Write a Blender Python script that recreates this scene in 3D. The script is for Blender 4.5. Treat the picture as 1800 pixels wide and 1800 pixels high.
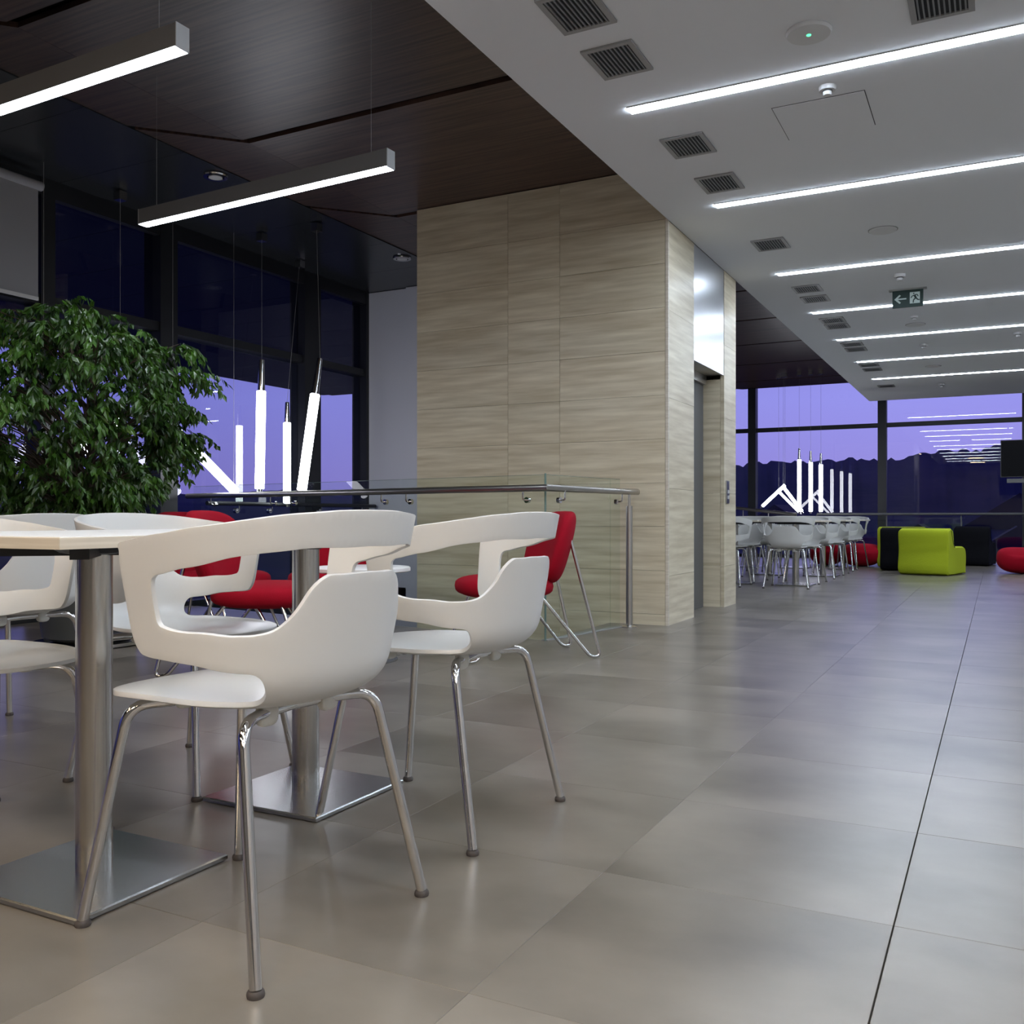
import bpy, bmesh, math, random
from math import sin, cos, pi, radians as R
from mathutils import Vector, Matrix
from mathutils.geometry import delaunay_2d_cdt
random.seed(7)
C = bpy.context.scene.collection
S = bpy.context.scene
for o in list(bpy.data.objects): bpy.data.objects.remove(o)

# ------------------------------------------------------------ camera, world, exposure
YAW = math.atan(854/1650)
cd = bpy.data.cameras.new('camera'); cam = bpy.data.objects.new('camera', cd); C.objects.link(cam)
cam.location = (0, 0, .79); cam.rotation_euler = (pi/2, 0, YAW)
cd.sensor_width = 36; cd.lens = 36*1650/1800; cd.shift_y = 9/1800; cd.clip_start = .05; cd.clip_end = 4000
S.camera = cam
S.view_settings.view_transform = 'Standard'; S.view_settings.look = 'None'
S.view_settings.exposure = 0.0; S.view_settings.gamma = 1; S.view_settings.use_curve_mapping = False

W = bpy.data.worlds.new('dusk'); S.world = W; W.use_nodes = True
nt = W.node_tree; nt.nodes.clear()
def N(nt, t, **k):
    n = nt.nodes.new(t)
    for a, v in k.items():
        if a in n.inputs: n.inputs[a].default_value = v
        else: setattr(n, a, v)
    return n
tc = N(nt, 'ShaderNodeTexCoord'); sx = N(nt, 'ShaderNodeSeparateXYZ'); nt.links.new(tc.outputs['Generated'], sx.inputs[0])
rp = N(nt, 'ShaderNodeValToRGB'); nt.links.new(sx.outputs['Z'], rp.inputs[0])
e = rp.color_ramp.elements; e[0].position = 0; e[0].color = (.36, .30, .74, 1); e[1].position = 1; e[1].color = (.07, .08, .30, 1)
x = rp.color_ramp.elements.new(.12); x.color = (.37, .37, .94, 1)
x = rp.color_ramp.elements.new(.4); x.color = (.16, .16, .50, 1)
rq = N(nt, 'ShaderNodeValToRGB'); e = rq.color_ramp.elements
e[0].position = .0; e[0].color = (.20, .25, .46, 1); e[1].position = .9; e[1].color = (1.12, 1.05, 1.08, 1)
# the afterglow lies beyond the far windows (+x +y); the sky on the west side is deeper blue
vm = N(nt, 'ShaderNodeVectorMath', operation='DOT_PRODUCT'); vm.inputs[1].default_value = (.42, .9, 0)
nt.links.new(tc.outputs['Generated'], vm.inputs[0])
mr = N(nt, 'ShaderNodeMapRange'); mr.inputs[1].default_value = -.3; mr.inputs[2].default_value = 1
nt.links.new(vm.outputs['Value'], mr.inputs[0]); nt.links.new(mr.outputs[0], rq.inputs[0])
mx = N(nt, 'ShaderNodeMix', data_type='RGBA', blend_type='MULTIPLY'); mx.inputs[0].default_value = 1
nt.links.new(rp.outputs[0], mx.inputs[6]); nt.links.new(rq.outputs[0], mx.inputs[7])
bg = N(nt, 'ShaderNodeBackground'); bg.inputs[1].default_value = 1.0; wo = N(nt, 'ShaderNodeOutputWorld')
nt.links.new(mx.outputs[2], bg.inputs[0]); nt.links.new(bg.outputs[0], wo.inputs[0])

STRIP = 50.0      # radiance of the LED strips
WARM = 25.0       # warm ceiling panels of the room behind the camera

# ------------------------------------------------------------ materials
def mat(name, col=(.5, .5, .5), rough=.5, metal=0, emis=0, ecol=None, coat=0, spec=.5, sheen=0, vary=0, noise=None, bump=None):
    """noise=(scale xyz, colour2, detail, lo, hi)  bump=(scale, strength)"""
    m = bpy.data.materials.new(name); m.use_nodes = True; t = m.node_tree; b = t.nodes['Principled BSDF']
    b.inputs['Base Color'].default_value = (*col, 1); b.inputs['Roughness'].default_value = rough
    b.inputs['Metallic'].default_value = metal; b.inputs['Coat Weight'].default_value = coat; b.inputs['Coat Roughness'].default_value = .15
    b.inputs['Specular IOR Level'].default_value = spec
    if sheen: b.inputs['Sheen Weight'].default_value = sheen
    if emis: b.inputs['Emission Color'].default_value = (*(ecol or col), 1); b.inputs['Emission Strength'].default_value = emis
    out = None
    if noise or bump:
        g = N(t, 'ShaderNodeNewGeometry'); mp = N(t, 'ShaderNodeMapping')
        t.links.new(g.outputs['Position'], mp.inputs[0])
    if noise:
        mp.inputs['Scale'].default_value = noise[0]
        n = N(t, 'ShaderNodeTexNoise'); n.inputs['Scale'].default_value = 1; n.inputs['Detail'].default_value = noise[2]
        if vary:      # every piece is cut from another place of the stone or veneer
            oi = N(t, 'ShaderNodeObjectInfo'); vmul = N(t, 'ShaderNodeMath', operation='MULTIPLY'); vmul.inputs[1].default_value = 37
            t.links.new(oi.outputs['Random'], vmul.inputs[0]); t.links.new(vmul.outputs[0], mp.inputs['Location'])
        t.links.new(mp.outputs[0], n.inputs['Vector'])
        r_ = N(t, 'ShaderNodeMapRange'); r_.inputs[1].default_value = noise[3]; r_.inputs[2].default_value = noise[4]
        t.links.new(n.outputs['Fac'], r_.inputs[0])
        c = N(t, 'ShaderNodeMix', data_type='RGBA'); c.inputs[6].default_value = (*col, 1); c.inputs[7].default_value = (*noise[1], 1)
        t.links.new(r_.outputs[0], c.inputs[0]); out = c.outputs[2]
    if vary:
        oi = N(t, 'ShaderNodeObjectInfo'); r2 = N(t, 'ShaderNodeMapRange'); r2.inputs[3].default_value = 1-vary; r2.inputs[4].default_value = 1+vary
        t.links.new(oi.outputs['Random'], r2.inputs[0])
        c2 = N(t, 'ShaderNodeMix', data_type='RGBA', blend_type='MULTIPLY'); c2.inputs[0].default_value = 1
        c2.inputs[6].default_value = (*col, 1)
        if out: t.links.new(out, c2.inputs[6])
        t.links.new(r2.outputs[0], c2.inputs[7]); out = c2.outputs[2]
    if out: t.links.new(out, b.inputs['Base Color'])
    if bump:
        n = N(t, 'ShaderNodeTexNoise'); n.inputs['Scale'].default_value = bump[0]; n.inputs['Detail'].default_value = 3
        t.links.new(g.outputs['Position'], n.inputs['Vector'])
        bp = N(t, 'ShaderNodeBump'); bp.inputs['Strength'].default_value = bump[1]; bp.inputs['Distance'].default_value = .01
        t.links.new(n.outputs['Fac'], bp.inputs['Height']); t.links.new(bp.outputs[0], b.inputs['Normal'])
    return m

def glass(name, tint, refl=1.0, ior=1.5):
    m = bpy.data.materials.new(name); m.use_nodes = True; t = m.node_tree; t.nodes.clear()
    o = N(t, 'ShaderNodeOutputMaterial'); tr = N(t, 'ShaderNodeBsdfTransparent'); tr.inputs[0].default_value = (*tint, 1)
    gl = N(t, 'ShaderNodeBsdfGlossy'); gl.inputs['Roughness'].default_value = 0
    fr = N(t, 'ShaderNodeFresnel'); fr.inputs['IOR'].default_value = ior
    ge = N(t, 'ShaderNodeNewGeometry'); iv = N(t, 'ShaderNodeMath', operation='SUBTRACT'); iv.inputs[0].default_value = refl
    mu0 = N(t, 'ShaderNodeMath', operation='MULTIPLY'); mu0.inputs[1].default_value = refl; t.links.new(ge.outputs['Backfacing'], mu0.inputs[0])
    t.links.new(mu0.outputs[0], iv.inputs[1])
    mu = N(t, 'ShaderNodeMath', operation='MULTIPLY'); t.links.new(fr.outputs[0], mu.inputs[0]); t.links.new(iv.outputs[0], mu.inputs[1])
    mi = N(t, 'ShaderNodeMixShader'); t.links.new(mu.outputs[0], mi.inputs[0]); t.links.new(tr.outputs[0], mi.inputs[1]); t.links.new(gl.outputs[0], mi.inputs[2])
    t.links.new(mi.outputs[0], o.inputs[0]); return m

M = dict(
    tile=mat('floor_tile', (.100, .087, .070), .28, vary=.02, spec=.6, noise=((2.0, 2.6, 1), (.222, .198, .165), 8, .30, .70)),
    grout=mat('grout', (.10, .095, .09), .8),
    plaster=mat('ceiling_plaster', (.72, .735, .76), .8),
    white_wall=mat('white_wall', (.62, .63, .70), .7),
    grey_wall=mat('grey_wall', (.45, .44, .43), .8),
    wood=mat('dark_veneer', (.022, .011, .009), .36, vary=.12, spec=.5, noise=((1.6, 46, 1), (.085, .048, .036), 5, .33, .66)),
    void=mat('ceiling_gap', (.006, .005, .006), .9),
    slate=mat('dark_metal_panel', (.040, .045, .050), .26, metal=.4, spec=.6),
    black=mat('black_frame', (.010, .011, .014), .45),
    trav=mat('travertine', (.46, .385, .255), .38, vary=.03, spec=.4, noise=((1.9, 1.9, 25), (.73, .66, .50), 14, .25, .72)),
    steel=mat('brushed_steel', (.55, .56, .58), .28, metal=1),
    tube=mat('satin_steel_tube', (.50, .48, .45), .32, metal=1),
    chrome=mat('chrome', (.66, .65, .64), .07, metal=1),
    plate=mat('polished_steel_plate', (.45, .46, .46), .27, metal=1),
    shell=mat('white_polypropylene', (.64, .635, .61), .32, spec=.5),
    clip=mat('white_clip', (.62, .62, .58), .45),
    rubber=mat('brown_rubber', (.06, .05, .045), .7),
    top=mat('white_laminate', (.78, .78, .76), .35),
    edge=mat('birch_edge', (.56, .50, .40), .5, noise=((3, 3, 90), (.66, .60, .50), 2, .4, .6)),
    red=mat('red_wool', (.30, .003, .014), .9, spec=.15, bump=(260, .25)),
    lime=mat('lime_felt', (.36, .43, .018), .9, spec=.2, bump=(60, .2)),
    limeseam=mat('lime_piping', (.09, .11, .01), .85),
    blackf=mat('black_fabric', (.004, .004, .006), .9, spec=.15, bump=(60, .2)),
    strip=mat('led_diffuser', (1, 1, 1), .5, emis=STRIP, ecol=(.80, .91, 1.06)),
    lamp=mat('lamp_diffuser', (1, 1, 1), .5, emis=STRIP*1.0, ecol=(.86, .92, 1.04)),
    tubelight=mat('opal_tube', (1, 1, 1), .5, emis=12, ecol=(.9, .92, 1)),
    warm=mat('warm_panel', (1, 1, 1), .5, emis=WARM, ecol=(1, .76, .50)),
    lampbody=mat('lamp_body', (.10, .10, .10), .5),
    vent=mat('vent_frame', (.30, .30, .30), .5), ventdark=mat('vent_dark', (.012, .014, .018), .7), slat=mat('vent_slat', (.20, .21, .22), .5),
    device=mat('white_plastic', (.60, .60, .60), .5), devdark=mat('dark_lens', (.03, .03, .03), .3),
    led=mat('green_led', (.1, 1, .4), .5, emis=2.0),
    sign=mat('exit_sign_green', (.012, .040, .036), .5), signw=mat('exit_sign_white', (.45, .55, .53), .5, emis=.12),
    blind=mat('roller_blind', (.30, .30, .32), .9), soil=mat('soil', (.03, .022, .016), .95),
    leaf=mat('ficus_leaf', (.010, .034, .004), .36, spec=.5, noise=((9, 9, 9), (.045, .12, .010), 3, .38, .66)),
    bark=mat('ficus_bark', (.07, .05, .035), .85),
    pot=mat('grey_pot', (.05, .055, .055), .4), screen=mat('tv_screen', (.002, .002, .003), .5, spec=.1),
    asphalt=mat('asphalt', (.030, .034, .07), .95, spec=.1, noise=((.02, .02, .02), (.05, .055, .11), 4, .4, .6)),
    hill=mat('forest_hill', (.055, .055, .12), .95, noise=((.03, .03, .06), (.09, .08, .16), 6, .35, .65)),
    house=mat('house_wall', (.20, .19, .30), .9), roof=mat('house_roof', (.07, .05, .08), .9),
    pane=glass('window_glass', (.90, .92, .95), 1.5, 1.55),
    bal=glass('balustrade_glass', (.945, .975, .955), .6),
    baledge=mat('glass_edge', (.16, .24, .21), .15),
)

# ------------------------------------------------------------ mesh helpers
class MB:
    def __init__(s): s.v = []; s.f = []
    def add(s, v, f):
        n = len(s.v); s.v += [tuple(p) for p in v]; s.f += [tuple(i+n for i in q) for q in f]; return s
    def box(s, x0, x1, y0, y1, z0, z1, rot=0, c=None):
        v = [(x, y, z) for x in (x0, x1) for y in (y0, y1) for z in (z0, z1)]
        if rot:
            cx, cy = c or ((x0+x1)/2, (y0+y1)/2)
            v = [(cx+(x-cx)*cos(rot)-(y-cy)*sin(rot), cy+(x-cx)*sin(rot)+(y-cy)*cos(rot), z) for x, y, z in v]
        return s.add(v, [(0, 1, 3, 2), (4, 6, 7, 5), (0, 4, 5, 1), (2, 3, 7, 6), (0, 2, 6, 4), (1, 5, 7, 3)])
    def prism(s, pts, z0, z1, flip=False):
        n = len(pts)
        a = sum(pts[i][0]*pts[(i+1) % n][1]-pts[(i+1) % n][0]*pts[i][1] for i in range(n))
        if a < 0: pts = pts[::-1]
        zz0 = z0 if callable(z0) else (lambda p: z0); zz1 = z1 if callable(z1) else (lambda p: z1)
        v = [(p[0], p[1], zz0(p)) for p in pts]+[(p[0], p[1], zz1(p)) for p in pts]
        f = [tuple(range(n-1, -1, -1)), tuple(range(n, 2*n))]+[(i, (i+1) % n, (i+1) % n+n, i+n) for i in range(n)]
        return s.add(v, f)
    def bevelbox(s, x0, x1, y0, y1, z0, z1, b):
        """box with the four upper edges chamfered"""
        pts = [(x0, y0), (x1, y0), (x1, y1), (x0, y1)]; q = [(x0+b, y0+b), (x1-b, y0+b), (x1-b, y1-b), (x0+b, y1-b)]
        v = [(*p, z0) for p in pts]+[(*p, z1-b) for p in pts]+[(*p, z1) for p in q]
        f = [(3, 2, 1, 0), (8, 9, 10, 11)]
        for k in (0, 4):
            f += [(i+k, (i+1) % 4+k, (i+1) % 4+4+k, i+4+k) for i in range(4)]
        return s.add(v, f)
    def tube(s, pts, r, n=12, closed=False):
        pts = [Vector(p) for p in pts]; rs = r if isinstance(r, (list, tuple)) else [r]*len(pts)
        up = None; rings = []
        for i, p in enumerate(pts):
            d = (pts[min(i+1, len(pts)-1)]-pts[max(i-1, 0)]).normalized()
            if up is None: up = d.orthogonal().normalized()
            else:
                up = (up-d*up.dot(d))
                up = up.normalized() if up.length > 1e-6 else d.orthogonal().normalized()
            w = d.cross(up); rings.append([p+(up*cos(2*pi*k/n)+w*sin(2*pi*k/n))*rs[i] for k in range(n)])
        v = [q for g in rings for q in g]; f = []
        for i in range(len(pts)-1):
            for k in range(n): f.append((i*n+k, i*n+(k+1) % n, (i+1)*n+(k+1) % n, (i+1)*n+k))
        f.append(tuple(range(n-1, -1, -1))); L = (len(pts)-1)*n; f.append(tuple(range(L, L+n)))
        return s.add(v, f)
    def lathe(s, prof, c=(0, 0, 0), n=24):
        v = []; f = []; m = len(prof)
        for r, z in prof:
            for k in range(n): v.append((c[0]+r*cos(2*pi*k/n), c[1]+r*sin(2*pi*k/n), c[2]+z))
        for i in range(m-1):
            for k in range(n): f.append((i*n+k, i*n+(k+1) % n, (i+1)*n+(k+1) % n, (i+1)*n+k))
        f.append(tuple(range(n-1, -1, -1))); f.append(tuple(range((m-1)*n, m*n)))
        return s.add(v, f)
    def pillow(s, w, d, h, c=(0, 0, 0), e=3.0, ez=2.2, nu=36, nv=14, fn=None):
        """super-ellipsoid cushion; fn deforms each point"""
        def sp(a, p): return math.copysign(abs(a)**p, a)
        v = []; f = []
        for i in range(nv+1):
            t = -pi/2+pi*i/nv
            for k in range(nu):
                u = 2*pi*k/nu
                p = Vector((w/2*sp(cos(t), 2/ez)*sp(cos(u), 2/e), d/2*sp(cos(t), 2/ez)*sp(sin(u), 2/e), h/2*sp(sin(t), 2/ez)))
                p = fn(p) if fn else p
                v.append(p+Vector(c))
        for i in range(nv):
            for k in range(nu): f.append((i*nu+k, i*nu+(k+1) % nu, (i+1)*nu+(k+1) % nu, (i+1)*nu+k))
        return s.add(v, f)
    def xf(s, m): s.v = [tuple(m @ Vector(p)) for p in s.v]; return s
    def mesh(s, name, m, smooth=None):
        me = bpy.data.meshes.new(name); me.from_pydata(s.v, [], s.f); me.validate()
        bm = bmesh.new(); bm.from_mesh(me); bmesh.ops.recalc_face_normals(bm, faces=bm.faces)
        if smooth:
            for q in bm.faces: q.smooth = True
            for ed in bm.edges:
                if len(ed.link_faces) == 2 and ed.calc_face_angle(0) > R(smooth): ed.smooth = False
        bm.to_mesh(me); bm.free()
        for mm in (m if isinstance(m, list) else [m]): me.materials.append(mm)
        return me
    def build(s, name, m, parent=None, smooth=None, loc=(0, 0, 0), rz=0):
        o = bpy.data.objects.new(name, s.mesh(name, m, smooth)); C.objects.link(o); o.parent = parent
        o.location = loc; o.rotation_euler = (0, 0, rz); return o

def fillet(pts, r, n=6):
    pts = [Vector(p) for p in pts]; out = [pts[0]]
    for i in range(1, len(pts)-1):
        a, b, c = pts[i-1], pts[i], pts[i+1]; u = (a-b).normalized(); w = (c-b).normalized()
        rr = r[i-1] if isinstance(r, (list, tuple)) else r
        rr = min(rr, (a-b).length*.49, (c-b).length*.49)
        for k in range(n+1):
            t = k/n; out.append((b+u*rr)*(1-t)**2+b*2*t*(1-t)+(b+w*rr)*t*t)
    return out+[pts[-1]]

def empty(name, loc=(0, 0, 0), rz=0):
    o = bpy.data.objects.new(name, None); C.objects.link(o); o.location = loc; o.rotation_euler = (0, 0, rz); o.empty_display_size = .1; return o
def tag(o, label=None, cat=None, group=None, kind=None):
    if label: o['label'] = label
    if cat: o['category'] = cat
    if group: o['group'] = group
    if kind: o['kind'] = kind
    return o
def st(o, label=None): o['kind'] = 'structure'; return tag(o, label) if label else o
kids = {}
def copy_tree(o, parent=None, src_children=None):
    c = o.copy(); C.objects.link(c); c.parent = parent
    for ch in [q for q in ALL_CH[o.name]]: copy_tree(ch, c)
    return c
ALL_CH = {}
def index(o):
    ALL_CH[o.name] = list(o.children)
    for ch in o.children: index(ch)

# ------------------------------------------------------------ the floor
def lineA(x): return 5.43+(-2.58-x)*(6.12-5.43)/(6.35-2.58)      # edge of the stairwell in front of the glass rail
fl = MB()
fl.prism([(-6.45, -4.5), (3.2, -4.5), (3.2, 18.9), (-6.45, 18.9), (-6.45, 8.8), (-4.28, 8.8), (-4.28, 6.625), (-2.60, 6.625), (-2.60, lineA(-2.6)), (-6.45, lineA(-6.45))], -.30, -.012)
floor = st(fl.build('floor', M['grout']), 'grey beige stone tiled floor of the hall, glossy')
TS = .6
def clip(poly, a, b, c):     # keep a*x+b*y<=c
    out = []
    for i in range(len(poly)):
        p, q = poly[i], poly[(i+1) % len(poly)]; dp = a*p[0]+b*p[1]-c; dq = a*q[0]+b*q[1]-c
        if dp <= 0: out.append(p)
        if dp*dq < 0:
            t = dp/(dp-dq); out.append((p[0]+(q[0]-p[0])*t, p[1]+(q[1]-p[1])*t))
    return out
std = MB().bevelbox(.0004, TS-.0004, .0004, TS-.0004, -.012, 0, .0004).mesh('tile', M['tile'])
stdw = MB().bevelbox(.0024, TS-.0006, .0006, TS-.0006, -.012, 0, .0008).mesh('tile', M['tile'])
far = MB(); cand = []
for i in range(-11, 6):
    for j in range(-12, 28):
        x0 = -.18+i*TS; y0 = 2.55+j*TS; x1 = x0+TS; y1 = y0+TS
        if x0 > 3.1 or y1 < -1.2 or y0 > 18.85: continue
        if x0 < -6.45 and x1 < -6.4: continue
        fx0, fy1 = max(x0, -6.45), min(y1, 18.85)
        cx, cy = (x0+x1)/2, (y0+y1)/2
        if x1 <= -2.55:
            if cy > lineA(cx)+.5 and y0 < 8.8: 
                if y1 > 8.9:
                    far.bevelbox(fx0+.0006, x1-.0006, 8.8, fy1-.0006, -.012, 0, .0008)
                continue
            poly = clip([(fx0, y0), (x1, y0), (x1, fy1), (fx0, fy1)], -(lineA(1)-lineA(0)), 1, lineA(0)) if y0 < 8.7 else None
            if poly is not None:
                if len(poly) < 3: continue
                if poly != [(x0, y0), (x1, y0), (x1, y1), (x0, y1)]:
                    if y1 < .2: continue
                    cand.append((None, poly, x0, y0)); continue
        vis = y0 > .55+abs(min(0, x0+1.0))*.25 and y0 < 9.0 and x0 < 1.4
        if vis and x0 >= -6.4: cand.append((stdw if i == 0 else std, None, x0, y0))
        elif y0 > 8.9 or y1 > -1: far.bevelbox(fx0+.0006, x1-.0006, y0+.0006, fy1-.0006, -.012, 0, .0008)
for me, poly, x0, y0 in cand:
    if me: o = bpy.data.objects.new('tile', me); C.objects.link(o); o.parent = floor; o.location = (x0, y0, 0)
    else: MB().prism(poly, -.012, -.0004).build('tile', M['tile'], floor)
o = far.build('tiles', M['tile'], floor); o['kind'] = 'stuff'
o = MB().box(-6.45, 3.2, -4.5, -1.2, -.012, 0).build('tiles', M['tile'], floor); o['kind'] = 'stuff'
st(MB().box(-6.6, -1.9, 4.5, 10, -4.3, -4.1).build('floor_lower', M['grey_wall']), 'lower floor at the foot of the stairwell')

# ------------------------------------------------------------ ceilings
ceil = st(MB().box(-6.6, -2.0, -4.5, 18.9, 3.50, 3.6).build('ceiling', M['void']), 'dark recess above the ceiling panels')
WY = [-2.2, -.43, 1.35, 3.14, 4.85, 6.64, 8.55, 10.64, 12.25, 14.0, 15.84, 17.78, 18.88]
for a, b in zip(WY[:-1], WY[1:]):
    g = .032
    m = MB()
    z0 = lambda p: 3.35+max(0, -4.55-p[0])*.03
    m.prism([(-2.10, a+g), (-2.10, b-g), (-4.55, b-g), (-4.55, a+g)], 3.35, 3.38)
    # beyond the fold line the panel turns up and its joints run diagonally
    m.build('panel', M['wood'], ceil)
    m = MB().prism([(-4.552, a+g), (-4.552, b-g), (-5.09, b-g-.50), (-5.09, a+g-.50)], z0, lambda p: z0(p)+.03)
    m.build('panel', M['wood'], ceil)
MY = [-4.5+.82*k for k in range(29)]
off = 4.81-MY[11]
for k, y in enumerate(MY):
    y0 = y+off-.82*0; y1 = min(y0+.816, 18.9)
    if y1 < -2 or y0 > 18.8: continue
    MB().box(-6.404, -5.088, y0, y1, 3.358, 3.40).build('metal_panel', M['slate'], ceil)
st(MB().box(-6.47, -6.405, -4.5, 8.8, 3.22, 3.5).build('trim_1', M['black']), 'black blind pocket along the window head')

soff = st(MB().box(-2.127, 3.2, -4.5, 18.6, 2.95, 3.5).build('ceiling_soffit', M['plaster']), 'lowered white plaster ceiling over the walkway')
ap = MB().box(-1.063, -.597, 5.033, 5.507, 2.9485, 2.951).build('panel_gap', M['ventdark'], soff)
MB().box(-1.059, -.601, 5.037, 5.503, 2.9465, 2.951).build('access_panel', M['plaster'], soff)

SY = [-4.1, -2.35, -.60, 1.16, 2.93, 4.712, 6.43, 8.50, 10.27, 11.98, 13.80, 15.62, 17.4]
words = ['nearest', 'second', 'third', 'fourth', 'fifth', 'sixth', 'farthest']
for i, y in enumerate(SY[:-1]):
    for (xa, xb) in ((-1.735, .33), (.95, 3.0)):
        if y < -3: continue
        r = empty('ceiling_strip_light', (xa, y, 2.95))
        MB().box(0, xb-xa, -.036, .036, -.008, .01).build('diffuser', M['strip'], r)
        MB().box(-.004, xb-xa+.004, -.041, -.0365, -.005, .01).build('frame', M['vent'], r)
        MB().box(-.004, xb-xa+.004, .0365, .041, -.005, .01).build('frame', M['vent'], r)
        k = i-5
        if xa < 0 and k >= 0: lab = '%s visible LED strip in the white ceiling, counted from the camera' % words[k] if k not in (0, 6) else ('nearest and largest LED strip in the white ceiling, beside the access panel' if k == 0 else 'farthest and shortest LED strip in the white ceiling before the far window')
        elif xa < 0: lab = 'LED strip in the white ceiling behind the camera'
        else: lab = 'LED strip in the white ceiling beyond the right edge of the photo'
        tag(r, lab, 'ceiling light', 'recessed LED strips in the white ceiling' if (xa < 0 and k >= 0) else lab+' group')

# air vents, two per bay
vl = empty('air_vent', (-1.59, 3.68, 2.95))
MB().box(-.125, .125, -.155, .155, -.003, .01).build('backing', M['ventdark'], vl)
fr = MB()
for b in ((-.125, .125, -.155, -.13), (-.125, .125, .13, .155), (-.125, -.1, -.13, .13), (.1, .125, -.13, .13)): fr.box(*b, -.010, .0)
fr.build('frame', M['vent'], vl)
sl = []
for k in range(10):
    q = MB().box(-.0035, .0035, -.13, .13, -.009, -.001).build('slat', M['slat'], vl, loc=(-.09+k*.02, 0, 0)) if k == 0 else None
    if q is None:
        q = sl[0].copy(); C.objects.link(q); q.location = (-.09+k*.02, 0, 0)
    sl.append(q)
index(vl)
VY = [3.68, 4.165, 5.31, 6.0, 7.53, 9.24-.08, 9.62, 10.75, 11.1, 12.35, 12.75, 14.15, 14.6, 16.55]
vn = ['grey air vent at the top edge of the photo, nearest the dark wood edge', 'second grey air vent, just left of the nearest light strip', 'grey air vent between the first two light strips, upper of the pair', 'grey air vent left of the second light strip', 'single grey air vent above the elevator corner, before the third light strip',
      'grey air vent just past the third light strip, nearer of the pair', 'grey air vent before the fourth light strip, farther of the pair', 'grey air vent just past the fourth light strip, nearer of the pair', 'grey air vent before the fifth light strip, farther of the pair', 'small grey air vent just past the fifth light strip', 'small grey air vent before the sixth light strip', 'small grey air vent just past the sixth light strip', 'small grey air vent before the last light strip', 'farthest tiny air vent, past the last light strip']
for i, (y, n) in enumerate(zip(VY, vn)):
    r = vl if i == 0 else copy_tree(vl)
    r.location = (-1.595-.004*max(0, i-4), y, 2.95); r.scale = (1, 1 if y < 8 else .9, 1)
    tag(r, n, 'vent', 'square grey air vents along the ceiling edge')
r = copy_tree(vl); r.location = (-.21, 4.29, 2.95); tag(r, 'grey air vent at the top right above the nearest light strip', 'vent', 'square grey air vents along the ceiling edge')

def disc(name, x, y, rad, h, label, cat, kind='plain', z=2.95):
    r = empty(name, (x, y, z))
    MB().lathe([(rad*.97, 0.004), (rad, -h*.4), (rad*.93, -h), (.001, -h)][::-1]).build('cover', M['device'], r, 40)
    if kind == 'led': MB().lathe([(.010, -h-.002), (.010, 0)]).build('indicator', M['led'], r)
    if kind == 'ring': MB().lathe([(rad*1.06, -.004), (rad*1.06, .002)]).build('ring', M['vent'], r)
    if kind == 'sensor': MB().lathe([(rad*.45, -h*2.0), (rad*.55, -h)]).build('lens', M['device'], r); MB().lathe([(rad*.6, -h*1.25), (rad*.6, -h*.9)]).build('slot', M['devdark'], r)
    tag(r, label, cat)
disc('wireless_access_point', -.746, 4.31, .10, .018, 'round white access point with small green light', 'access point', 'led')
disc('smoke_detector', -.76, 4.91, .042, .022, 'small smoke detector beside the access panel', 'smoke detector', 'sensor')
disc('ceiling_speaker', -.767, 7.55, .10, .012, 'round flat speaker cover past the second light strip', 'speaker', 'ring')
disc('smoke_detector', -.774, 9.0, .05, .028, 'smoke detector right above the exit sign', 'smoke detector', 'sensor')
disc('smoke_detector', -.80, 10.95, .04, .02, 'small smoke detector under the exit sign past the fourth strip', 'smoke detector', 'sensor')
disc('ceiling_speaker', -.82, 11.42, .10, .012, 'round flat speaker cover before the fifth light strip', 'speaker', 'ring')
disc('smoke_detector', -.82, 12.75, .05, .028, 'smoke detector between the fifth and sixth light strips', 'smoke detector', 'sensor')
disc('smoke_detector', .21, 12.45, .05, .028, 'smoke detector at the right edge past the fifth strip', 'smoke detector', 'sensor')
disc('ceiling_speaker', -.82, 14.7, .10, .012, 'faint round speaker cover before the last light strip', 'speaker', 'ring')
disc('smoke_detector', -.81, 16.7, .05, .028, 'farthest smoke detector, past the last light strip', 'smoke detector', 'sensor')

# exit sign
r = empty('exit_sign', (-.757, 9.62, 2.95))
MB().box(-.165, .165, -.03, .03, -.012, .0).build('mount', M['vent'], r)
MB().box(-.135, .135, -.012, .012, -.172, -.011).build('sign_body', M['sign'], r)
a = MB()
def sg(poly): 
    v = [(p[0], -.0125, p[1]) for p in poly]+[(p[0], -.0145, p[1]) for p in poly]; n = len(poly)
    a.add(v, [tuple(range(n)), tuple(range(2*n-1, n-1, -1))]+[(i, (i+1) % n, (i+1) % n+n, i+n) for i in range(n)])
sg([(-.118, -.092), (-.072, -.050), (-.060, -.060), (-.088, -.086), (-.012, -.086), (-.012, -.098), (-.088, -.098), (-.060, -.126), (-.072, -.136)])
a.build('arrow', M['signw'], r)
a = MB(); sg([(.018, -.036), (.106, -.036), (.106, -.142), (.018, -.142)]); a.build('doorway', M['signw'], r)
a = MB()
def lg(x0, z0, x1, z1, w):
    L = math.hypot(x1-x0, z1-z0); nx, nz = -(z1-z0)/L*w/2, (x1-x0)/L*w/2
    v = [(x+sx*nx, yy, z+sx*nz) for yy in (-.0147, -.0165) for x, z in ((x0, z0), (x1, z1)) for sx in (-1, 1)]
    a.add(v, [(0, 1, 3, 2), (4, 6, 7, 5), (0, 4, 5, 1), (2, 3, 7, 6), (0, 2, 6, 4), (1, 5, 7, 3)])
lg(.058, -.065, .072, -.095, .018); lg(.070, -.092, .050, -.112, .011); lg(.050, -.112, .048, -.136, .010); lg(.070, -.092, .090, -.112, .011); lg(.090, -.112, .104, -.112, .010)
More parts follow.
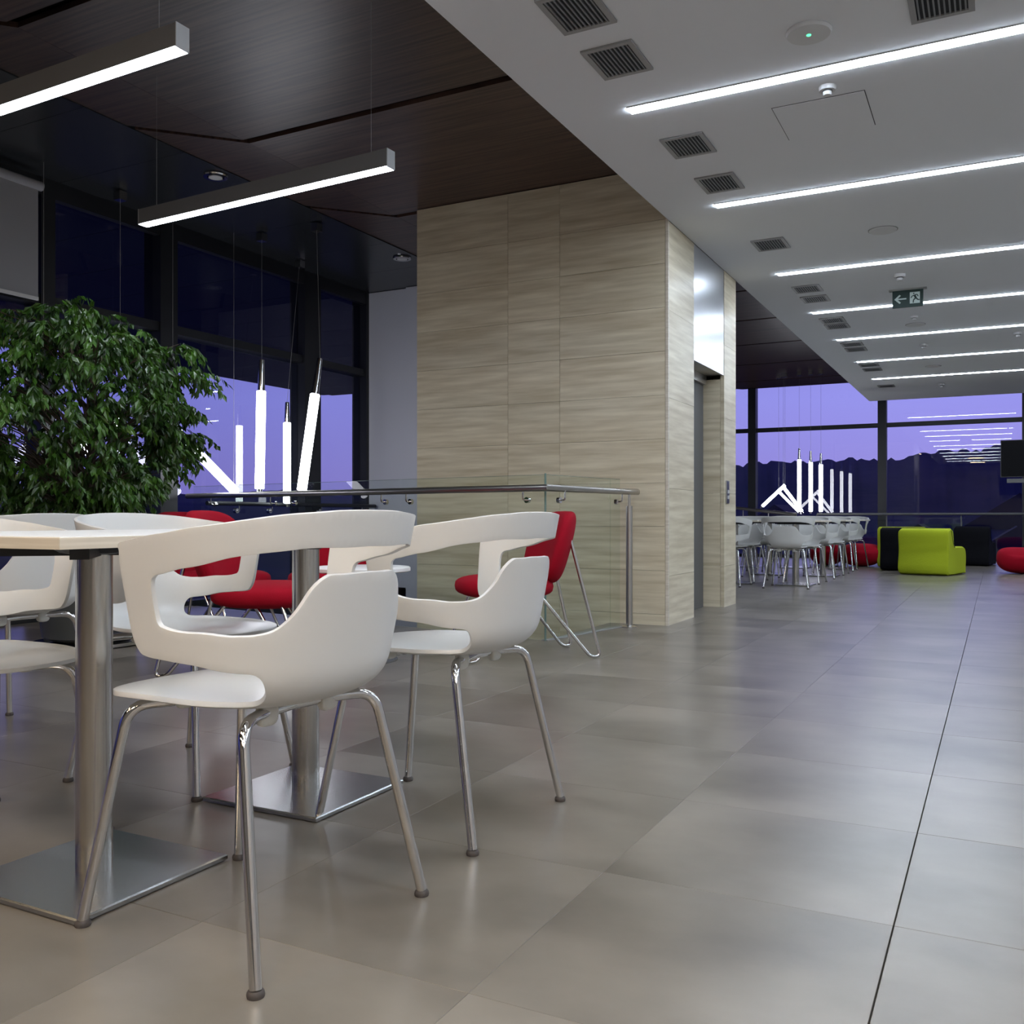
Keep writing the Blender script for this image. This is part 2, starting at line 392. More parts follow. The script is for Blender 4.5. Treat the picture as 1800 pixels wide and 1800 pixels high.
lg(.058, -.066, .038, -.074, .008); lg(.038, -.074, .028, -.09, .008); lg(.060, -.064, .082, -.062, .008); lg(.082, -.062, .092, -.08, .008); lg(.048, -.05, .058, -.05, .011)
a.build('running_figure', M['sign'], r)
tag(r, 'green exit sign with left arrow and running figure hanging from ceiling', 'exit sign')

# downlights and suspended lamps in the wood ceiling
for i, (x, y, n) in enumerate([(-5.16, 5.24, 'round recessed downlight above the middle of the lower hanging lamp'), (-5.175, 7.75, 'round recessed downlight beside the travertine wall top'), (-5.16, 3.1, 'downlight in the dark panels above the nearer lamp')]):
    r = empty('downlight', (x-.06, y, 3.352 if x < -5.1 else 3.35))
    MB().lathe([(.058, .001), (.060, -.012), (.088, -.010), (.092, .001)]).build('ring', M['chrome'], r, 40)
    MB().lathe([(.05, -.014), (.05, -.002)]).build('lens', M['device'], r)
    tag(r, n, 'downlight')
def hang(xa, ya, xb, yb, z, n, lab):
    L = math.hypot(xb-xa, yb-ya); r = empty(n, (xa, ya, z), math.atan2(yb-ya, xb-xa))
    MB().box(0, L, -.03, .03, .004, .09).build('housing', M['lampbody'], r)
    MB().box(.003, L-.003, -.0285, .0285, 0, .0039).build('diffuser', M['lamp'], r)
    MB().box(L, L+.004, -.031, .031, .0, .091).build('end_cap', M['vent'], r); MB().box(-.004, 0, -.031, .031, .0, .091).build('end_cap', M['vent'], r)
    for x in (.12, L-.12): MB().tube([(x, 0, .09), (x, 0, 3.36-z)], .0008, 5).build('wire', M['vent'], r)
    tag(r, lab, 'pendant light', 'linear lamps hung under the wood ceiling')
hang(-4.46, 3.90, -2.646, 3.815, 2.5, 'linear_pendant_lamp', 'farther suspended linear lamp, seen whole in front of the dark window')
hang(-4.46, 2.535, -2.653, 2.497, 2.5, 'linear_pendant_lamp', 'nearer suspended linear lamp cut off by the left edge')

# ------------------------------------------------------------ elevator core clad in travertine
M['tube2'] = mat('brushed_column_steel', (.50, .48, .45), .22, metal=1)
core = st(MB().box(-4.27, -2.32, 6.62, 8.5, -4.1, 3.36).build('wall_elevator', M['grout']), 'elevator core clad in travertine slabs')
X0, X1, XD0, XD1 = -4.297, -2.127, 7.232, 8.15
rows = [-4.1+.0]; z = -4.04
while z < 3.35: z += .32; rows.append(min(z, 3.352))
rows = sorted(set([-4.1]+[round(1.36+.32*k, 3) for k in range(-17, 6)]+[2.955 if False else 3.345]))
rows = [q for q in rows if q <= 3.345]
for a, b in zip(rows[:-1], rows[1:]):
    if b-a < .05: continue
    for c, d in ((X0, -3.441), (-3.441, -2.992), (-2.992, X1-.022)):
        j = random.uniform(0, .0016)
        MB().box(c+.0012, d-.0012, 6.58-j, 6.619, a+.0010, b-.0010).build('slab', M['trav'], core)
MB().box(X1-.021, X1-.0, 6.578, 6.60, -.3, 3.2).build('edge_profile', M['edge'], core)
zr = [-.3, .36, 1.0, 1.66, 2.30, 2.948]
for a, b in zip(zr[:-1], zr[1:]):
    for c, d in ((6.60, XD0), (XD1, 8.56)):
        MB().box(-2.16, X1-random.uniform(0, .001), c+.001, d-.001, a+.001, b-.001).build('slab', M['trav'], core)
for a, b in zip(zr[:-1], zr[1:]):      # far end and reveals of the door niche
    MB().box(-4.29, -2.162, 8.505, 8.56, a, b).build('slab', M['trav'], core)
    if b < 2.05 or a < 2.0:
        MB().box(-2.315, -2.162, XD1, XD1+.04, a+.001, min(b, 2.0)-.001).build('slab', M['trav'], core)
MB().box(-2.315, -2.162, XD0-.04, XD0, 0, 2.03).build('reveal', M['steel'], core)
MB().box(-2.162, -2.130, XD0+.002, XD1-.002, 2.03, 2.948).build('steel_panel', M['steel'], core)
MB().box(-2.315, -2.162, XD0, XD1, 2.03, 2.06).build('soffit_lining', M['steel'], core)
d = st(MB().box(-2.318, -2.30, XD0+.001, XD1-.05, 0, 2.029).build('door_1', M['lampbody']), 'grey steel elevator door in the travertine niche')
MB().box(-2.30, -2.27, XD0+.001, XD0+.09, 0, 2.029).build('frame', M['tube'], d)
MB().box(-2.30, -2.27, XD0+.09, XD1-.05, 1.95, 2.029).build('frame', M['tube'], d)
MB().box(-2.299, -2.292, (XD0+XD1)/2-.004, (XD0+XD1)/2+.004, 0, 1.95).build('seam', M['black'], d)
r = empty('call_button_plate', (-2.127, 8.24, 1.0))
MB().box(0.001, .012, -.045, .045, -.09, .11).build('plate', M['steel'], r)
MB().box(.012, .016, -.015, .015, 0, .03).build('button', M['device'], r); MB().box(.012, .016, -.015, .015, -.05, -.02).build('button', M['device'], r)
tag(r, 'steel elevator call plate on the travertine beside the door', 'call button')

# white column and wall beside the left window
st(MB().box(-6.44, -5.87, 8.8, 9.4, -4.1, 3.352).build('wall_column', M['white_wall']), 'white column beside the window')
st(MB().box(-5.868, -4.3, 8.76, 9.2, -4.1, 3.352).build('wall_stair', M['white_wall']), 'white wall behind the elevator core')

# ------------------------------------------------------------ windows
w1 = st(MB().box(-6.6, -6.44, -4.5, 8.8, -4.1, -3.9).build('window_1', M['black']), 'tall dark framed glass wall on the left')
ml = [(-4.0, .12), (-2.1, .12), (-.2, .12), (1.0, .12), (2.85, .18), (4.71, .12), (5.88, .19), (7.81, .26), (8.78, .06)]
for y, w in ml: MB().box(-6.60, -6.40, y-w/2, y+w/2, -4.1, 3.5).build('mullion', M['black'], w1)
MB().box(-6.58, -6.42, -4.5, 8.8, 2.40, 2.475).build('transom', M['black'], w1)
MB().box(-6.58, -6.42, -4.5, 8.8, -.30, .04).build('transom', M['black'], w1)
MB().box(-6.56, -6.44, -4.5, 8.8, -2.0, -1.95).build('transom', M['black'], w1)
ys = [(ml[i][0]+ml[i][1]/2, ml[i+1][0]-ml[i+1][1]/2) for i in range(len(ml)-1)]
for a, b in ys:
    for z0, z1 in ((-1.95, -.30), (.04, 2.40), (2.475, 3.34)):
        MB().box(-6.51, -6.49, a, b, z0, z1).build('pane', M['pane'], w1)
w2 = st(MB().box(-6.5, 3.2, 18.8, 18.9, -.05, .06).build('window_2', M['black']), 'far dark framed glass wall across the end of the hall')
mm = [-6.5, -4.335, -1.92, .455, 2.9]
for x in mm: MB().box(x-.075, x+.075, 18.72, 18.92, -.2, 3.6).build('mullion', M['black'], w2)
MB().box(-6.5, 3.2, 18.76, 18.9, 2.475, 2.55).build('transom', M['black'], w2)
for a, b in zip(mm[:-1], mm[1:]):
    for z0, z1 in ((.06, 2.475), (2.55, 3.55)):
        MB().box(a+.075, b-.075, 18.83, 18.85, z0, z1).build('pane', M['pane'], w2)
st(MB().box(-6.5, 3.2, -4.7, -4.5, 0, 3.5).build('wall_back', M['lampbody']))
st(MB().box(3.2, 3.3, -4.5, 18.9, 0, 3.5).build('wall_right', M['grey_wall']))
st(MB().box(-6.6, -6.4, 9.4, 18.9, 0, 3.5).build('wall_left', M['white_wall']))
st(MB().box(-6.5, -2.0, 9.95, 10.0, -4.1, -.3).build('wall_lower', M['grey_wall']))
# warm ceiling panels of the room behind the camera
for i, (x, y) in enumerate([(-4.4, -1.0), (-3.0, -1.0), (-4.4, -3.0), (-3.0, -3.0)]):
    r = empty('ceiling_panel_light', (x, y, 3.34))
    MB().box(-.3, .3, -.3, .3, -.03, 0).build('frame', M['vent'], r); MB().box(-.28, .28, -.28, .28, -.036, -.0301).build('diffuser', M['warm'], r)
    tag(r, 'square warm ceiling light behind the camera', 'ceiling light', 'warm ceiling panels behind the camera')
for i, (x, y) in enumerate([(-.7, -.2), (.64, -.2), (.64, -1.5), (2.2, -1.5), (-.7, -3.2), (.64, -3.2)]):
    r = empty('ceiling_panel_light', (x, y, 2.95))
    MB().box(-.26, .26, -.26, .26, -.02, 0).build('frame', M['vent'], r); MB().box(-.25, .25, -.25, .25, -.026, -.0201).build('diffuser', M['warm'], r)
    tag(r, 'square warm ceiling light in the white ceiling behind the camera', 'ceiling light', 'warm lights in the white ceiling behind the camera')
# outside: dark overhang, ground, hills, houses
ov = st(MB().box(-12.6, -6.61, -6, 16, 3.38, 3.6).build('ceiling_overhang', M['void']), 'dark overhanging roof outside the left window')
for k in range(24):
    for xa, xb in ((-12.6, -9.65), (-9.64, -6.62)):
        MB().box(xa, xb, -5.9+k*.9, -5.9+k*.9+.893, 3.35, 3.379).build('metal_panel', M['slate'], ov)
st(MB().box(-900, 900, -300, 900, -9.2, -9).build('ground', M['asphalt']), 'dark ground outside')
def ridge(name, lab, a0, a1, dist, hf, n=160):
    v = []; f = []
    for i in range(n+1):
        a = a0+(a1-a0)*i/n; h = hf(a, i)
        for k, (dd, hh) in enumerate(((-90, 0), (-45, .55), (0, 1), (60, .5))):
            dx = dist+dd; v.append((-sin(a)*dx, cos(a)*dx, -9+(h+9)*hh+ (random.uniform(-1, 1)*1.2 if k else 0)))
    for i in range(n):
        for k in range(3): f.append((i*4+k, i*4+k+1, i*4+4+k+1, i*4+4+k))
    return st(MB().add(v, f).build(name, M['hill'], smooth=180), lab)
random.seed(3)
ph = [random.uniform(0, 6) for _ in range(8)]
def hf_far(a, i):
    return 30.3+6.8*(1-min(max(a, -.1), .3)/.245)+1.0*sin(a*30+ph[0])+.6*sin(a*83+ph[1])+.3*sin(a*190+ph[2])+random.uniform(-.25, .25)
ridge('hills', 'wooded hills behind the far window', -.5, .45, 560, hf_far, 240)
ridge('hills_west', 'low dark horizon behind the left window', .45, 2.2, 700, lambda a, i: 17+2.5*sin(a*20)+1.5*sin(a*55)+random.uniform(-.5, .5), 200)
for i, (x, y, s_, lab) in enumerate([(-8, 120, 1.0, 'pale gabled house below the far window, left one'), (1.5, 95, 1.0, 'pale gabled house behind the black sofa'), (-30, 150, 1.3, 'distant house left of the far mullion'), (3, 170, 1.5, 'distant tall house behind the television')]):
    r = empty('house', (x, y, -9)); m = MB().box(-5*s_, 5*s_, -4*s_, 4*s_, 0, 5.5*s_); m.build('wall', M['house'], r)
    MB().add([(-5.6*s_, -4.4*s_, 5.3*s_), (5.6*s_, -4.4*s_, 5.3*s_), (0, -4.4*s_, 9*s_), (-5.6*s_, 4.4*s_, 5.3*s_), (5.6*s_, 4.4*s_, 5.3*s_), (0, 4.4*s_, 9*s_)], [(0, 1, 2), (5, 4, 3), (0, 2, 5, 3), (1, 4, 5, 2), (0, 3, 4, 1)]).build('roof', M['roof'], r)
    for q in (-2.6, 0, 2.6): MB().box((q-.6)*s_, (q+.6)*s_, -4.05*s_, -3.99*s_, 2.6*s_, 4.2*s_).build('window', M['pane'] if False else M['roof'], r)
    tag(r, lab, 'house', 'houses on the slope outside')

# roller blind
r = empty('roller_blind', (-6.30, 4.58, 3.24))
MB().tube([(0, -3.2, 0), (0, 0, 0)], .035, 14).build('roller', M['blind'], r, 40)
MB().box(-.003, .003, -3.18, -.03, -.83, 0).build('fabric', M['blind'], r)
MB().box(-.008, .008, -3.18, -.03, -.85, -.825).build('bottom_bar', M['device'], r)
tag(r, 'grey roller blind half lowered at the top of the left window', 'blind')

# ------------------------------------------------------------ glass balustrades
A0 = Vector((-6.36, 6.12, 0)); A1 = Vector((-2.57, 5.43, 0)); B1 = Vector((-2.41, 6.40, 0))
def bracket(r, p, n, rad=.020):
    p = Vector(p); n = Vector(n).normalized(); t = Vector((-n.y, n.x, 0))
    MB().tube([p+n*.008, p+n*.03], rad, 14).build('bracket', M['chrome'], r, 40)
    MB().tube(fillet([p+n*.03, p+n*.065, p+n*.065+Vector((0, 0, .075))], .03), .006, 8).build('bracket', M['chrome'], r, 60)
def panelg(r, a, b, z0, z1, thick=.014):
    d = (b-a).normalized(); n = Vector((-d.y, d.x, 0))*thick/2
    MB().prism([(a+n)[:2], (b+n)[:2], (b-n)[:2], (a-n)[:2]], z0, z1).build('glass_panel', M['bal'], r)
    MB().prism([(a+n)[:2], (b+n)[:2], (b-n)[:2], (a-n)[:2]], z1+.0005, z1+.0025).build('glass_edge', M['baledge'], r)
r = empty('glass_balustrade', (0, 0, 0))
dA = (A1-A0).normalized(); nA = Vector((dA.y, -dA.x, 0))     # towards the camera
L = (A1-A0).length; segs = [0, .335*L, .665*L, L]
for a, b in zip(segs[:-1], segs[1:]):
    panelg(r, A0+dA*(a+.01), A0+dA*(b-.006), -.18, 1.06)
    for s_ in (a+.12 if a > 0 else a+.35, b-.13): bracket(r, A0+dA*s_+Vector((0, 0, .90)), nA)
MB().prism([(A0+nA*.03)[:2], (A1+nA*.03)[:2], (A1-nA*.03)[:2], (A0-nA*.03)[:2]], -.18, -.002).build('base_channel', M['tube'], r)
dB = (B1-A1).normalized(); nB = Vector((dB.y, -dB.x, 0))
panelg(r, A1+dB*.012, A1+dB*.80, -.18, 1.06); MB().tube([A1+Vector((0, 0, -.18)), A1+Vector((0, 0, 1.07))], .007, 8).build('glass_edge', M['baledge'], r); panelg(r, A1+dB*.812, B1-dB*.05, -.18, 1.06)
MB().prism([(A1+nB*.02)[:2], (B1+nB*.02)[:2], (B1-nB*.03)[:2], (A1-nB*.03)[:2]], -.18, .004).build('base_channel', M['vent'], r)
bracket(r, A1+dB*.13+Vector((0, 0, .90)), nB); bracket(r, B1-dB*.12+Vector((0, 0, .90)), nB, .02)
h = .975
MB().tube([A0+nA*.065+Vector((0, 0, h)), A1+nA*.065+nB*.065+Vector((0, 0, h)), B1+nB*.065+Vector((0, 0, h-.002)), B1+nB*.065+dB*.10+Vector((0, 0, h-.002))], .0225, 16).build('handrail', M['tube'], r, 50)
p = B1+nB*.065-dB*.02
MB().tube([p+Vector((0, 0, 0)), p+Vector((0, 0, .87))], .024, 16).build('post', M['tube'], r, 40)
MB().tube([p+Vector((0, 0, .86)), p+Vector((0, 0, h-.02))], .010, 10).build('post_neck', M['tube'], r, 40)
MB().lathe([(.055, 0), (.055, .006), (.03, .016), (.026, .018)], (p.x, p.y, 0)).build('post_foot', M['chrome'], r, 40)
tag(r, 'glass balustrade with round steel handrail around the stairwell', 'railing')
r = empty('window_handrail', (-6.28, 6.3, 0))
MB().tube([(0, -.1, .915), (0, 2.45, .915)], .02, 12).build('handrail', M['black'], r, 40)
MB().box(-.07, -.058, -.0, 2.4, -.1, .98).build('glass_panel', M['bal'], r)
for y in (.3, .75, 1.5, 2.2):
    MB().tube([(-.055, y, .85), (-.02, y, .85)], .024, 12).build('bracket', M['chrome'], r, 40)
    MB().tube(fillet([(-.02, y, .85), (0, y, .85), (0, y, .9)], .015), .006, 8).build('bracket', M['chrome'], r, 60)
tag(r, 'dark second handrail with glass along the left window', 'railing')
r = empty('end_handrail', (0, 18.2, 0))
MB().tube([(-3.0, 0, .845), (3.1, 0, .845)], .024, 12).build('handrail', M['lampbody'], r, 40)
for k in range(5): MB().box(-3.0+k*1.22, -1.79+k*1.22, .05, .062, .05, .80).build('glass_panel', M['bal'], r)
for k in range(6): MB().box(-3.02+k*1.22, -3.0+k*1.22, .03, .05, 0, .85).build('post', M['lampbody'], r)
tag(r, 'thin dark handrail running across before the far window', 'railing')
r = empty('stair_handrail', (-4.0, 16.2, 0))
MB().tube([(-1.4, -.1, .95), (0, 0, .947), (1.0, 0, .83)], .028, 12).build('handrail', M['tube'], r, 40)
for k in range(6): MB().box(-1.2+k*.43, -1.2+k*.43+.012, .0, .02, 0, .93 if k < 3 else .93-.118*(k*.43-1.2)).build('post', M['tube'], r)
tag(r, 'sloping steel stair rail behind the far white chairs', 'railing')

# ------------------------------------------------------------ glowing tubes on wires
def gtube(a, b, ra=.04, cap=.28, lab='', top=None, anchor=None, capend=0):
    a = Vector(a); b = Vector(b); d = (b-a).normalized(); r = empty('tube_pendant_lamp', tuple(a))
    q = lambda v: Vector(v)-a
    MB().tube([q(a), q(a+d*.006), q(b-d*.006), q(b)], [ra*.9, ra, ra, ra*.9], 18).build('glass_tube', M['tubelight'], r, 40)
    if cap: MB().tube([q(b+d*.001), q(b+d*cap)], [ra*.8, ra*.55], 14).build('housing', M['chrome'], r, 40)
    MB().tube([q(a-d*.035), q(a-d*.001)], ra*.62, 14).build('end_ring', M['chrome'], r, 40)
    t = b+d*cap; an = Vector(anchor) if anchor else Vector((t.x, t.y, 3.35))
    MB().tube([q(t), q(an)], .0016, 5).build('wire', M['vent'], r)
    MB().box(q(an).x-.035, q(an).x+.035, q(an).y-.035, q(an).y+.035, q(an).z-.07, q(an).z).build('canopy', M['chrome'], r)
    if capend:
        MB().tube([q(a+d*.03), q((a+d*.03).to_3d()*1+Vector((0, 0, 3.35-(a.z)))) ], .0016, 5).build('wire', M['vent'], r)
    tag(r, lab, 'pendant light', 'glowing tube lamps over the stairwell')
gtube((-5.93, 6.49, 1.045), (-5.91, 6.49, 1.93), .042, .28, 'thick vertical glowing tube with black cap hung on a wire')
gtube((-5.335, 6.36, 1.02), (-5.28, 6.47, 1.86), .042, .32, 'tilted glowing tube with long chrome housing, right of the others', anchor=(-5.28, 6.49, 3.35))
gtube((-6.18, 7.15, .925), (-6.18, 7.15, 1.715), .036, .2, 'thinner vertical glowing tube between the two thick ones', anchor=(-6.19, 7.35, 3.35))
gtube((-6.13, 6.40, 1.02), (-6.13, 5.67, 1.54), .040, 0, 'diagonal glowing tube leaning down to the right behind the plant', capend=1)
gtube((-6.13, 4.45, 1.00), (-6.13, 5.14, 1.58), .040, 0, 'diagonal glowing tube glimpsed through the leaves of the tree', capend=1)
for x, lab in ((-3.104, 'leftmost of three vertical glowing tubes by the far window'), (-2.91, 'middle of three vertical glowing tubes by the far window'), (-2.738, 'rightmost of three vertical glowing tubes by the far window')):
    gtube((x, 17.0, .89), (x, 17.0, 1.80-(x+3.104)*.27), .034, .2, lab, anchor=(x, 17.0, 3.35))
gtube((-3.748, 17.0, .984), (-3.36, 17.05, 1.36), .028, 0, 'glowing tube leaning up to the right by the far window')
gtube((-3.075, 17.1, .89), (-3.40, 17.1, 1.33), .028, 0, 'upper glowing tube leaning down right by the far window')
gtube((-3.133, 17.2, .87), (-3.50, 17.2, 1.25), .022, 0, 'lower thin glowing tube leaning down right by the far window')

# ------------------------------------------------------------ the white armchair
Rr, RHO, ANG, LEAN = .165, .075, R(79), R(10)
S1 = Rr+RHO*ANG
def prof(r):
    if r <= Rr: return r, 0
    if r <= S1:
        t = (r-Rr)/RHO; return Rr+RHO*sin(t), RHO*(1-cos(t))
    P0 = Rr+RHO*sin(ANG); H0 = RHO*(1-cos(ANG)); k = r-S1
    return P0+k*sin(LEAN), H0+k*cos(LEAN)
NE = 2.6
def q_of(t, r):        # t<0: straight side (metres*4 forward), 0..1: quarter way round to back centre
    if t < 0: return Vector((r, -t*.25))
    a = t*pi/2; return Vector((r*cos(a)**(2/NE), -r*max(0, sin(a))**(2/NE)))
def r_of_z(z): return S1+(z-.455-RHO*(1-cos(ANG)))/cos(LEAN)
def map3(q):
    x, y = q
    if y < 0:
        r = (abs(x)**NE+abs(y)**NE)**(1/NE); P, H = prof(r); k = P/r if r > 1e-6 else 1
        X, Y = x*k, y*k
    else:
        r = abs(x); P, H = prof(r); X, Y = math.copysign(P, x), y; 
    base = math.hypot(x, y)
    z = .455+H
    if r < Rr+.03: # slight dish and falling front lip
        z -= .010*max(0, 1-(x*x+(y+.02)**2)/.03)
    z -= .25*max(0, Y-.17)**2*2.2 if r < .24 else 0
    return Vector((X, Y, z))
def catmull(P, n=8, closed=True):
    out = []; m = len(P)
    for i in range(m if closed else m-1):
        g = lambda j: Vector(P[j % m]) if closed else Vector(P[max(0, min(m-1, j))])
        p0, p1, p2, p3 = g(i-1), g(i), g(i+1), g(i+2)
        for k in range(n):
            t = k/n
            out.append(.5*((2*p1)+(-p0+p2)*t+(2*p0-5*p1+4*p2-p3)*t*t+(-p0+3*p1-3*p2+p3)*t**3))
    return out
z_ = r_of_z
outer = [(0, .285)]   # q-plane points, then (t,r) points
qs = [Vector((.0, .268)), Vector((.07, .264)), Vector((.13, .242)), Vector((.172, .200)), Vector((.192, .13)), Vector((.198, .05)), q_of(.10, .200), q_of(.28, .202),
      q_of(.42, .201), q_of(.515, .208), q_of(.555, .236), q_of(.515, .268), q_of(.42, z_(.523)), q_of(.22, z_(.535)), q_of(.08, z_(.541)), q_of(-.02, z_(.546)), q_of(-.10, z_(.556)),
      q_of(-.145, z_(.585)), q_of(-.16, z_(.65)), q_of(-.165, z_(.70)), q_of(-.155, z_(.730)), q_of(-.10, z_(.750)), q_of(.08, z_(.763)), q_of(.25, z_(.775)), q_of(.45, z_(.786)), q_of(.65, z_(.796)), q_of(.85, z_(.802)), q_of(1, z_(.804))]
hole = [q_of(1, z_(.738)), q_of(.8, z_(.738)), q_of(.6, z_(.733)), q_of(.4, z_(.724)), q_of(.2, z_(.706)), q_of(.085, z_(.694)), q_of(.05, z_(.688)), q_of(.038, z_(.672)), q_of(.040, z_(.63)), q_of(.048, z_(.606)), q_of(.085, z_(.598)),
        q_of(.25, z_(.593)), q_of(.40, z_(.588)), q_of(.50, z_(.589)), q_of(.60, z_(.598)), q_of(.69, z_(.626)), q_of(.76, z_(.664)), q_of(.82, z_(.684)), q_of(.88, z_(.689)), q_of(1, z_(.690))]
def mirror(P): return P+[Vector((-p.x, p.y)) for p in P[::-1] if abs(p.x) > 1e-5]
OUT = catmull(mirror(qs), 7); HOL = catmull(mirror(hole), 7)
def inside(p, poly):
    c = False; j = len(poly)-1
    for i in range(len(poly)):
        a, b = poly[i], poly[j]
        if (a.y > p[1]) != (b.y > p[1]) and p[0] < (b.x-a.x)*(p[1]-a.y)/(b.y-a.y)+a.x: c = not c
        j = i
    return c
def edist(p, poly): return min((Vector(p)-q).length for q in poly)
def shell_mesh():
    V = [Vector(p) for p in OUT]; E = [(i, (i+1) % len(OUT)) for i in range(len(OUT))]; n = len(OUT)
    V += [Vector(p) for p in HOL]; E += [(n+i, n+(i+1) % len(HOL)) for i in range(len(HOL))]
    st_ = .016; k = 0
    for i in range(-40, 41):
        for j in range(-40, 41):
            p = Vector((i*st_+(st_/2 if j % 2 else 0), j*st_*.88))
            if inside(p, OUT) and not inside(p, HOL) and edist(p, OUT) > .009 and edist(p, HOL) > .009: V.append(p)
    v, ed, f, *_ = delaunay_2d_cdt(V, E, [], 1, 1e-6)
    f2 = []
    for t in f:
        c = sum((v[i] for i in t), Vector((0, 0)))/len(t)
        if inside(c, OUT) and not inside(c, HOL): f2.append(tuple(t))
    me = bpy.data.meshes.new('shell'); me.from_pydata([map3(p) for p in v], [], f2); me.materials.append(M['shell'])
    bm = bmesh.new(); bm.from_mesh(me)
    bmesh.ops.delete(bm, geom=[q for q in bm.verts if not q.link_faces], context='VERTS')
    bmesh.ops.smooth_vert(bm, verts=[q for q in bm.verts if not q.is_boundary], factor=.5, use_axis_x=True, use_axis_y=True, use_axis_z=True)
    bmesh.ops.recalc_face_normals(bm, faces=bm.faces)
    # normals of the seat must look up
    lo = [q for q in bm.faces if q.calc_center_median().length < .5]; s_ = sum(q.normal.z for q in lo)
    if s_ < 0: bmesh.ops.reverse_faces(bm, faces=bm.faces)
    for q in bm.faces: q.smooth = True
    bm.to_mesh(me); bm.free(); return me
SHELL = shell_mesh()
chair = empty('armchair')
so = bpy.data.objects.new('shell', SHELL); C.objects.link(so); so.parent = chair
md = so.modifiers.new('thick', 'SOLIDIFY'); md.thickness = .010; md.offset = -1; md.use_even_offset = False
bv = so.modifiers.new('round', 'BEVEL'); bv.width = .0038; bv.segments = 3; bv.limit_method = 'ANGLE'; bv.angle_limit = R(50); bv.harden_normals = False
for sx_ in (-1, 1):
    MB().tube(fillet([(0, -.10, .428), (sx_*.10, -.115, .428), (sx_*.185, -.155, .428), (sx_*.238, -.238, .012)], [.05, .045]), .0108, 12).build('leg', M['chrome'], chair, 60)
    MB().tube(fillet([(0, .10, .428), (sx_*.08, .13, .426), (sx_*.150, .185, .424), (sx_*.203, .250, .012)], [.05, .045]), .0108, 12).build('leg', M['chrome'], chair, 60)
    MB().lathe([(.0145, 0), (.0155, .004), (.0145, .009), (.012, .012)], (sx_*.238, -.238, 0), 14).build('foot', M['rubber'], chair, 40)
    MB().lathe([(.0145, 0), (.0155, .004), (.0145, .009), (.012, .012)], (sx_*.203, .250, 0), 14).build('foot', M['rubber'], chair, 40)
    MB().pillow(.05, .022, .045, (sx_*.085, -.115, .425), 4, 3, 16, 8).build('clip', M['clip'], chair, 60)
    MB().pillow(.04, .022, .035, (sx_*.07, .118, .428), 4, 3, 16, 8).build('clip', M['clip'], chair, 60)
index(chair); used = []
def put(x, y, face, label, group, proto=chair):
    r = proto if proto not in used else copy_tree(proto); used.append(proto)
    r.location = (x, y, 0); r.rotation_euler = (0, 0, R(face)-pi/2)      # local +y is the way the chair faces
    tag(r, label, 'chair', group); return r
G1 = 'white shell armchairs around the near tables'
put(-1.315, 1.425, 180-2, 'nearest white plastic armchair, largest in the photo, pushed to the front table', G1)
put(-1.325, 2.15, 180-1, 'white plastic armchair with back to us just beyond the nearest one', G1)
put(-2.23, 1.42, 1, 'white plastic armchair at the left edge facing the camera side, seat tip visible', G1)
put(-2.23, 2.12, 0, 'white plastic armchair facing us behind the second table, seen through the nearest one', G1)
put(-3.25, 2.20, 180, 'white plastic armchair seen from behind under the front table top, far left', G1)

# ------------------------------------------------------------ square cafe tables
tb = empty('cafe_table')
MB().bevelbox(-.347, .347, -.347, .347, .734, .755, .001).build('tabletop', M['edge'], tb)
MB().bevelbox(-.3462, .3462, -.3462, .3462, .7549, .7562, .0006).build('top_sheet', M['top'], tb)
m = MB()
for a in (R(45), R(135)): m.box(-.24, .24, -.018, .018, .706, .7335, a, (0, 0))
m.lathe([(.09, .725), (.07, .712), (.045, .708)][::-1]); m.build('bracket', M['black'], tb)
MB().tube([(0, 0, .012), (0, 0, .712)], .0385, 32).build('column', M['tube2'], tb, 40)
MB().bevelbox(-.2, .2, -.2, .2, .003, .014, .003).build('base_plate', M['plate'], tb)
index(tb)
def table(x, y, lab, g):
    r = tb if tb not in used else copy_tree(tb); used.append(tb); r.location = (x, y, 0); tag(r, lab, 'table', g)
table(-1.776, 1.42, 'front white square cafe table on a steel column, at the left edge', 'square cafe tables near')
table(-1.762, 2.118, 'second white square table, behind the nearest armchair', 'square cafe tables near')

# far dining group
G2 = 'white armchairs at the far tables'
cols = [('right-hand', -2.09), ('middle', -2.80), ('left-hand', -3.51)]
rws = [('nearest', 11.22), ('second', 13.12), ('farthest', 15.0)]
for rn, ty in rws:
    for cn, tx in cols:
        if cn == 'left-hand' and rn == 'nearest': continue
        table(tx, ty, '%s far white cafe table in the %s row' % (cn, rn), 'square cafe tables far')
        put(tx+random.uniform(-.02, .02), ty-.42, 90+random.uniform(-6, 6), 'far white armchair, back to us, at the %s table of the %s row' % (cn, rn), G2)
        put(tx+random.uniform(-.02, .02), ty+.45, -90+random.uniform(-8, 8), 'far white armchair facing us at the %s table of the %s row' % (cn, rn), G2)

